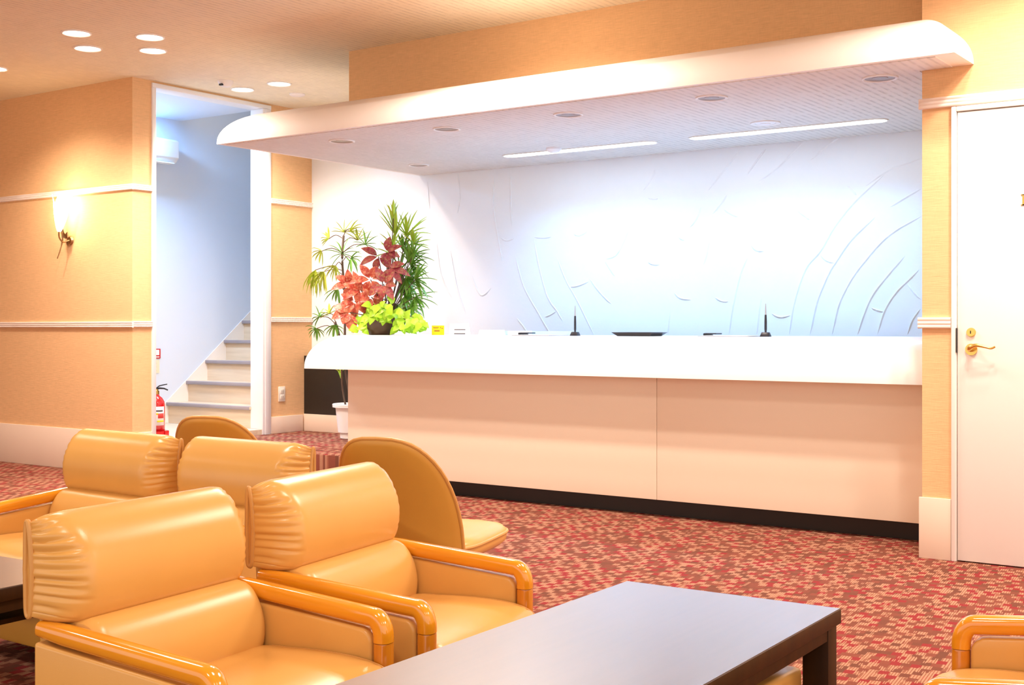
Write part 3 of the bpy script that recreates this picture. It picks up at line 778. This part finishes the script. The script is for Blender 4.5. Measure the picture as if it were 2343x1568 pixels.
# ------------------------------------------------------------------ things on the counter
CT = .9975
def pen_stand(x, y, label):
    t = empty('pen_stand', (x,y,CT), label, 'pen stand', 'black pen stands on the counter')
    b = MB(); b.add([(-.027,-.02,0),(.027,-.02,0),(.027,.02,0),(-.027,.02,0),(-.019,-.013,.024),(.019,-.013,.024),(.019,.013,.024),(-.019,.013,.024)],[(0,3,2,1),(4,5,6,7),(0,1,5,4),(1,2,6,5),(2,3,7,6),(3,0,4,7)]); b.build('base', M['blackplastic'], t, bevel=.002)
    b = MB(); b.tube([(0,0,.022),(0,0,.04),(0,0,.08),(0,0,.118)], [.005,.007,.0068,.0055], 12); p = b.build('pen_holder', M['blackplastic'], t, smooth=True)
    b = MB(); b.tube([(0,0,.118),(0,0,.15),(0,0,.178)], [.0042,.0035,.0022], 10); p = b.build('pen_shaft', M['steel'], t, smooth=True); p['label'] = 'pale pen shaft'
    return t
pen_stand(-3.955,6.24,'black pen stand with upright pen, left of the black tray'); 
c = pen_stand(-2.745,6.24,'black pen stand with upright pen, towards the right end of the counter')
def clipboard(x, y, label, L=.27):
    t = empty('clipboard', (x,y,CT), label, 'clipboard', 'clipboards on the counter')
    b = MB(); b.box(0,L,-.11,.11,0,.004); b.build('board', M['steel'], t, bevel=.001)
    b = MB(); b.box(.02,L-.01,-.1,.1,.004,.006); b.build('paper_sheet', M['paper'], t)
    b = MB(); b.box(.0,.02,-.04,.04,.006,.011); b.box(.008,.075,-.035,.035,.012,.019); b.tube([(.006,-.04,.012),(.006,.04,.012)], .007, 10); b.build('clip', M['blackplastic'], t)
    return t
clipboard(-4.325,6.22,'clipboard lying at the left of the counter top'); clipboard(-3.085,6.22,'clipboard lying at the right of the counter top',.30)
b = MB(); w0, w1, d0, d1 = .105, .135, .07, .09
b.add([(-w0,-d0,0),(w0,-d0,0),(w0,d0,0),(-w0,d0,0),(-w1,-d1,.022),(w1,-d1,.022),(w1,d1,.022),(-w1,d1,.022),(-w1+.006,-d1+.006,.022),(w1-.006,-d1+.006,.022),(w1-.006,d1-.006,.022),(-w1+.006,d1-.006,.022),(-w0+.004,-d0+.004,.004),(w0-.004,-d0+.004,.004),(w0-.004,d0-.004,.004),(-w0+.004,d0-.004,.004)],
 [(0,3,2,1),(0,1,5,4),(1,2,6,5),(2,3,7,6),(3,0,4,7),(4,5,9,8),(5,6,10,9),(6,7,11,10),(7,4,8,11),(8,9,13,12),(9,10,14,13),(10,11,15,14),(11,8,12,15),(12,13,14,15)])
tr = b.build('black_tray', M['blackplastic']); tr.location = (-3.525,6.25,CT); tag(tr, 'shallow black tray in the middle of the counter top', 'tray')
# yellow card, white cards and papers behind
cd = MB(); cd.box(-.041,.041,-.002,.002,0,.062); cd = cd.build('yellow_card_sign', M['yellowcard']); cd.location = (-5.075,6.34,CT); cd.rotation_euler.z = RD(25); tag(cd, 'small yellow card sign standing on the counter beside the plants', 'sign')
for (x0, x1, z0, z1) in ((-.032,.006,.048,.052),(-.030,.002,.042,.045),(-.024,.012,.022,.032),(.014,.020,.044,.052),(.024,.034,.040,.046)):
    b = MB(); b.box(x0,x1,-.003,-.002,z0,z1); b.build('printed_line', mat('ink_brown', (.45,.20,.02,1), .6), cd)
def card(x, y, w, h, d, label, m='paper', rz=20, name='card_holder'):
    b = MB(); b.prism([(-d/2,0),(d/2,0),(d*.1,h),(-d*.1,h)], 'x', -w/2, w/2); o = b.build(name, M[m]); o.location = (x,y,CT); o.rotation_euler.z = RD(rz); return tag(o, label, 'card holder')
card(-5.04,6.52,.13,.080,.05,'taller white card holder behind the yellow card sign')
o = card(-4.93,6.40,.11,.05,.05,'low white card holder right of the yellow card sign')
for k in range(2):
    b = MB(); b.box(-.04,.035,-.0275+.004*k,-.0255+.004*k,.006+.026*k,.012+.026*k); b.build('printed_line', M['ink'], o)
o = card(-4.72,6.45,.16,.034,.08,'flat pale box of leaflets on the counter', name='leaflet_box'); o['category'] = 'box'
b = MB(); b.box(-.32,.32,-.05,.05,0,.026); o = b.build('acrylic_divider', M['cyan'], bevel=.002); o.location = (-4.52,6.62,CT); tag(o, 'low pale blue acrylic strip along the back of the counter', 'divider')
b = MB(); b.box(-.06,.06,-.05,.05,0,.028); o = b.build('paper_box', M['paper'], bevel=.002); o.location = (-4.50,6.45,CT); tag(o, 'small white box on the counter in front of the blue strip', 'box')

# ------------------------------------------------------------------ plants
def ray(px, py, Yp):
    a = (px-1171.5)/FPX; c, s_ = cos(YAW), sin(YAW); rx, ry, rz = a*c-s_, a*s_+c, (HZ-py)/FPX
    t = Yp/ry; return Vector((rx*t, Yp, H+rz*t))
def blade(b, base, d, L, W, droop, n=6):
    """narrow folded leaflet"""
    base = Vector(base); d = Vector(d).normalized(); side = d.cross(Vector((0,0,1)))
    if side.length < .05: side = Vector((1,0,0))
    side.normalize(); vs = []; fs = []; p = base.copy(); dd = d.copy()
    for i in range(n+1):
        t = i/n; w = W*.5*(min(1, t*6+.25))*(1 if t < .6 else max(.05, 1-((t-.6)/.4)**1.6)); nrm = side.cross(dd).normalized()
        vs += [p-side*w+nrm*w*.45, p, p+side*w+nrm*w*.45, p-nrm*.0012]
        p = p+dd*(L/n); dd = (dd+Vector((0,0,-droop/n*(.3+t*1.6)))).normalized()
    for i in range(n):
        a = 4*i; q = a+4; fs += [(a,a+1,q+1,q),(a+1,a+2,q+2,q+1),(a+3,a,q,q+3),(a+2,a+3,q+3,q+2)]
    b.add(vs, fs)
def fan(b, c, axis, n, spread, L, W, droop, R):
    axis = Vector(axis).normalized(); t1 = axis.cross(Vector((.3,-.8,.2))).normalized(); t2 = axis.cross(t1)
    view = Vector((.577,-.816,0)); t1 = (axis.cross(view)); 
    if t1.length < .1: t1 = Vector((1,0,0))
    t1.normalize()
    for k in range(n):
        a = spread*((k+.5)/n-.5)+R.uniform(-.08,.08)
        d = axis*cos(a)+t1*sin(a)+view*R.uniform(-.35,.35)
        blade(b, c, d, L*.92*R.uniform(.75,1.1), W, droop*R.uniform(.6,1.3))
# floor palm in a white pot
pp = empty('potted_palm', (-6.47,7.04,PZ), 'tall thin-leaved palm in a white pot on the raised carpet behind the counter', 'potted plant')
b = MB(); b.lathe([(.085,0),(.092,.005),(.095,.045),(.108,.05),(.128,.235),(.150,.240),(.152,.262),(.147,.266),(.135,.262),(.128,.245)], 40, cap=True); b.build('pot', M['pot'], pp, smooth=True)
b = MB(); b.lathe([(.001,.246),(.132,.247),(.132,.250),(.001,.252)], 24); b.build('soil', M['soil'], pp)
org = pp.location
R = random.Random(5)
fans = [(783,581,(.0,0,.35),10,5.2,.155,1.0,'palmd',7.0),(787,532,(0,0,1),7,3.4,.13,.5,'palmy',7.05),(803,592,(.4,0,-.2),7,3.0,.15,.9,'palmd',6.95),
 (768,608,(-.4,0,-.5),7,2.2,.15,.9,'palmy',6.9),(741,622,(-.5,0,-.6),11,1.8,.20,1.6,'palmy',6.9),(722,618,(-.3,0,-.9),12,1.3,.22,1.9,'palmy',6.95),
 (752,547,(-1,0,.3),7,2.4,.11,.5,'palmy',7.05),(836,560,(.3,0,.7),9,4.6,.12,.6,'palmd',7.0),(800,530,(1,0,.25),6,1.6,.16,1.0,'palmy',7.05),
 (736,575,(-.6,0,-.3),6,2.4,.12,.9,'palmy',6.95),(731,726,(-.4,0,.4),8,4.6,.10,.8,'palmd',6.75),(724,752,(-.2,0,-.4),9,3.6,.10,1.0,'palmd',6.7),
 (765,744,(0,0,-.8),8,2.8,.11,.8,'palmd',6.7),(754,718,(-.3,0,.5),6,3.6,.09,.7,'palmy',6.75),(772,660,(-.6,0,-.7),5,1.6,.16,.8,'palmd',6.9),(818,550,(.2,0,.9),6,2.6,.13,.6,'palmy',7.1)]
bs = {'palmy':MB(),'palmd':MB()}; sb = MB(); stems = []
crown = [ray(783,640,7.02), ray(792,700,7.03)]
base0 = Vector((-6.47,7.04,.44))
trunk = smooth_poly([tuple(base0), tuple(ray(791,850,7.04)), tuple(ray(789,760,7.03)), tuple(ray(790,690,7.02)), tuple(ray(786,640,7.02)), tuple(ray(783,590,7.0)), tuple(ray(786,540,7.05))], 5)
sb.tube(trunk, .009, 8)
tr2 = smooth_poly([(-6.50,7.00,.44), tuple(ray(783,880,6.98)), tuple(ray(781,800,6.9)), tuple(ray(772,750,6.8)), tuple(ray(766,740,6.72))], 5); sb.tube(tr2, .008, 8)
for (px, py, ax, n, spd, L, dr, mm, Yp) in fans:
    c = ray(px, py, Yp); fan(bs[mm], c, ax, n, spd, L, .019, dr, R)
    src = tr2 if py > 700 else trunk
    q = min(src, key=lambda p: (Vector(p)-c).length+ (0 if p[2] < c.z else .25)); q = Vector(q)
    if (q-c).length > .03:
        mid = (q+c)/2+Vector((0,0,.03)); sb.tube(smooth_poly([tuple(q),tuple(mid),tuple(c)],4), .0032, 6)
def addp(b, name, m, par, sm=True, label=None):
    b.xf(Matrix.Translation(-Vector(par.location))); o = b.build(name, M[m], par, smooth=sm, angle=50)
    if label: o['label'] = label
    return o
o = bs['palmd']; addp(o, 'foliage', 'palmd', pp, label='dark green fan leaves')
addp(bs['palmy'], 'foliage', 'palmy', pp, label='yellow green fan leaves')
b = MB(); fan(b, ray(781,855,6.98), (-.2,0,1), 5, 1.6, .09, .02, .8, R); blade(b, ray(782,870,6.98), (-.5,0,1), .09, .03, .5); addp(b, 'young_shoot', 'palml', pp)
addp(sb, 'stem', 'stem', pp)

# arrangement on the counter
BX, BY = -5.50, 6.26
ar = empty('plant_arrangement', (BX,BY,CT), 'leafy arrangement of red, dark and bright green plants in a brown bowl on the counter', 'plant')
b = MB(); b.lathe([(.07,0),(.09,.004),(.125,.05),(.14,.10),(.143,.118),(.136,.118),(.130,.10),(.001,.098)], 40); b.build('bowl', M['bowl'], ar, smooth=True)
# tall palm on the right
R = random.Random(12)
b = MB(); bl = MB(); sb = MB()
root = Vector((BX+.05,BY+.02,CT+.10))
pf = [(905,540,(-.1,0,1),9,1.3,.24,.25,'l'),(900,500,(0,0,1),5,.9,.13,.2,'l'),(930,540,(.35,0,1),10,2.4,.19,.5,'l'),(922,575,(1,0,.7),11,3.0,.17,.6,'d'),(940,610,(1,0,.3),12,3.4,.17,.6,'d'),
      (935,650,(1,0,0),12,3.6,.17,.6,'d'),(925,680,(.7,0,-.4),11,3.2,.17,.6,'d'),(905,695,(-.2,0,-.5),9,3.6,.15,.6,'d'),(890,580,(-.3,0,.6),6,3.0,.12,.6,'l'),(945,585,(.6,0,.6),9,3.0,.15,.5,'d'),
      (935,600,(.9,0,.5),11,3.4,.14,.5,'d'),(930,640,(.9,0,-.3),12,3.8,.15,.6,'d'),(945,560,(.7,0,.9),9,2.6,.13,.4,'l'),(920,660,(.8,0,.2),11,4.2,.14,.5,'d'),(940,700,(.6,0,-.3),10,3.4,.13,.5,'d'),
      (950,680,(.8,0,-.7),9,2.6,.16,.6,'d'),(915,620,(.5,0,.2),10,4.6,.15,.6,'d'),(900,565,(-.2,0,.8),6,2.2,.13,.4,'l'),(930,705,(.5,0,-.8),8,2.4,.14,.6,'d'),(950,640,(1,0,.1),9,2.6,.17,.5,'d'),(870,700,(-.4,0,.1),7,3.4,.12,.5,'d')]
for (px, py, ax, n, spd, L, dr, mm) in pf:
    c = ray(px, py, BY+.05+R.uniform(-.05,.08)); fan(bl if mm == 'l' else b, c, ax, n, spd, L, .023, dr, R)
    mid = (root+c)/2+Vector((0,0,.02)); sb.tube(smooth_poly([tuple(root),tuple(mid),tuple(c)],4), .003, 6)
addp(b, 'foliage', 'palmd', ar, label='dark green fan leaves'); addp(bl, 'foliage', 'palml', ar, label='light green fan leaves')
# red foliage
rb = MB(); pb = MB()
V = Vector((.577,-.816,0)); RT = Vector((.816,.577,0))
def cluster(b, px, py, n, L, W, a0, spread, Yp, elev=.15):
    c = ray(px, py, Yp)
    for k in range(n):
        a = a0+spread*k/max(1,n-1)+R.uniform(-.15,.15)
        d = RT*cos(a)+Vector((0,0,1))*sin(a)+V*R.uniform(.0,.5)
        leaf(b, c+d*.012, d, V+Vector((0,0,.5)), L*R.uniform(.65,1.15), W*R.uniform(.85,1.1), R.uniform(.15,.5), 8, .22, ovate=.62)
    sb.tube(smooth_poly([tuple(root-Vector((.06,0,0))),tuple((root+c)/2+V*.03),tuple(c)],4), .0035, 6)
cluster(rb, 801,652,7,.115,.052,-.3,5.6,BY-.10); cluster(rb, 812,690,6,.11,.06,2.6,3.6,BY-.12); cluster(rb, 848,640,6,.12,.055,.2,5.2,BY-.12)
cluster(rb, 800,715,4,.11,.075,2.6,2.2,BY-.15); cluster(rb, 850,680,6,.105,.055,0,5.6,BY-.10); cluster(rb, 826,665,5,.11,.055,2.0,3.2,BY-.13)
cluster(pb, 866,587,5,.115,.05,2.6,3.8,BY-.04); cluster(pb, 884,578,4,.10,.05,-1.3,2.8,BY-.06); cluster(pb, 888,612,5,.13,.055,-1.9,2.2,BY-.10); cluster(pb, 878,650,6,.10,.055,-2.6,4.4,BY-.12)
addp(rb, 'red_leaves', 'redleaf', ar, label='orange red leaves'); addp(pb, 'purple_leaves', 'purpleleaf', ar, label='purple red leaves')
# pothos
gb = MB()
for k in range(150):
    u = R.uniform(0,1); px = 790+180*u
    if 838 < px < 908: py = R.uniform(692,732)
    else: py = R.uniform(708+abs(u-.45)*30,760)
    c = ray(px, py, BY-.10+R.uniform(-.08,.10)); 
    if c.z < CT+.03: c.z = CT+.03
    a = R.uniform(-2.6,-.5) if R.random() < .6 else R.uniform(0,6.28)
    d = RT*cos(a)+Vector((0,0,1))*sin(a)*.8+V*R.uniform(0,.6)
    L = R.uniform(.045,.07)
    if c.z+L*d.normalized().z < CT+.004: d.z = abs(d.z)*.2
    leaf(gb, c, d, V+Vector((0,0,.6)), L, L*.82, .2, 6, .15, ovate=.2)
for k in range(10):
    c = ray(R.uniform(795,965), R.uniform(715,750), BY-.08); sb.tube(smooth_poly([tuple(root),tuple((root+c)/2+Vector((0,0,.03))),tuple(c)],4), .0022, 6)
addp(gb, 'pothos_vines', 'pothos', ar, label='bright green heart-shaped leaves')
addp(sb, 'stems', 'stem', ar)

# ------------------------------------------------------------------ light in the stair hall and added ambient fill for the lobby
def area(loc_, rot, sx, sy, e, col):
    ld = bpy.data.lights.new('room_light', 'AREA'); ld.shape = 'RECTANGLE'; ld.size = sx; ld.size_y = sy; ld.energy = e; ld.color = col
    lo = bpy.data.objects.new('room_light', ld); C.objects.link(lo); lo.location = loc_; lo.rotation_euler = rot; return lo
area((-8.05,6.2,2.78), (0,0,0), .3, .3, 42, (.26,.56,1))     # stair hall ceiling lamp
w = bpy.data.worlds.new('World'); SC.world = w; w.use_nodes = True
bg = w.node_tree.nodes['Background']; bg.inputs[0].default_value = (1,.90,.80,1); bg.inputs[1].default_value = 1.35  # warm ambient fill, added to brighten the lobby through its open sides

# ------------------------------------------------------------------ camera
cd_ = bpy.data.cameras.new('camera'); cam = bpy.data.objects.new('camera', cd_); C.objects.link(cam)
cam.location = (0,0,H); cam.rotation_euler = (pi/2,0,YAW); cd_.sensor_width = 36; cd_.lens = FPX/2343*36; cd_.shift_y = -(784-HZ)/2343
cd_.clip_start = .05; SC.camera = cam
SC.view_settings.view_transform = 'Standard'; SC.view_settings.look = 'None'; SC.view_settings.gamma = 1; SC.view_settings.exposure = .42
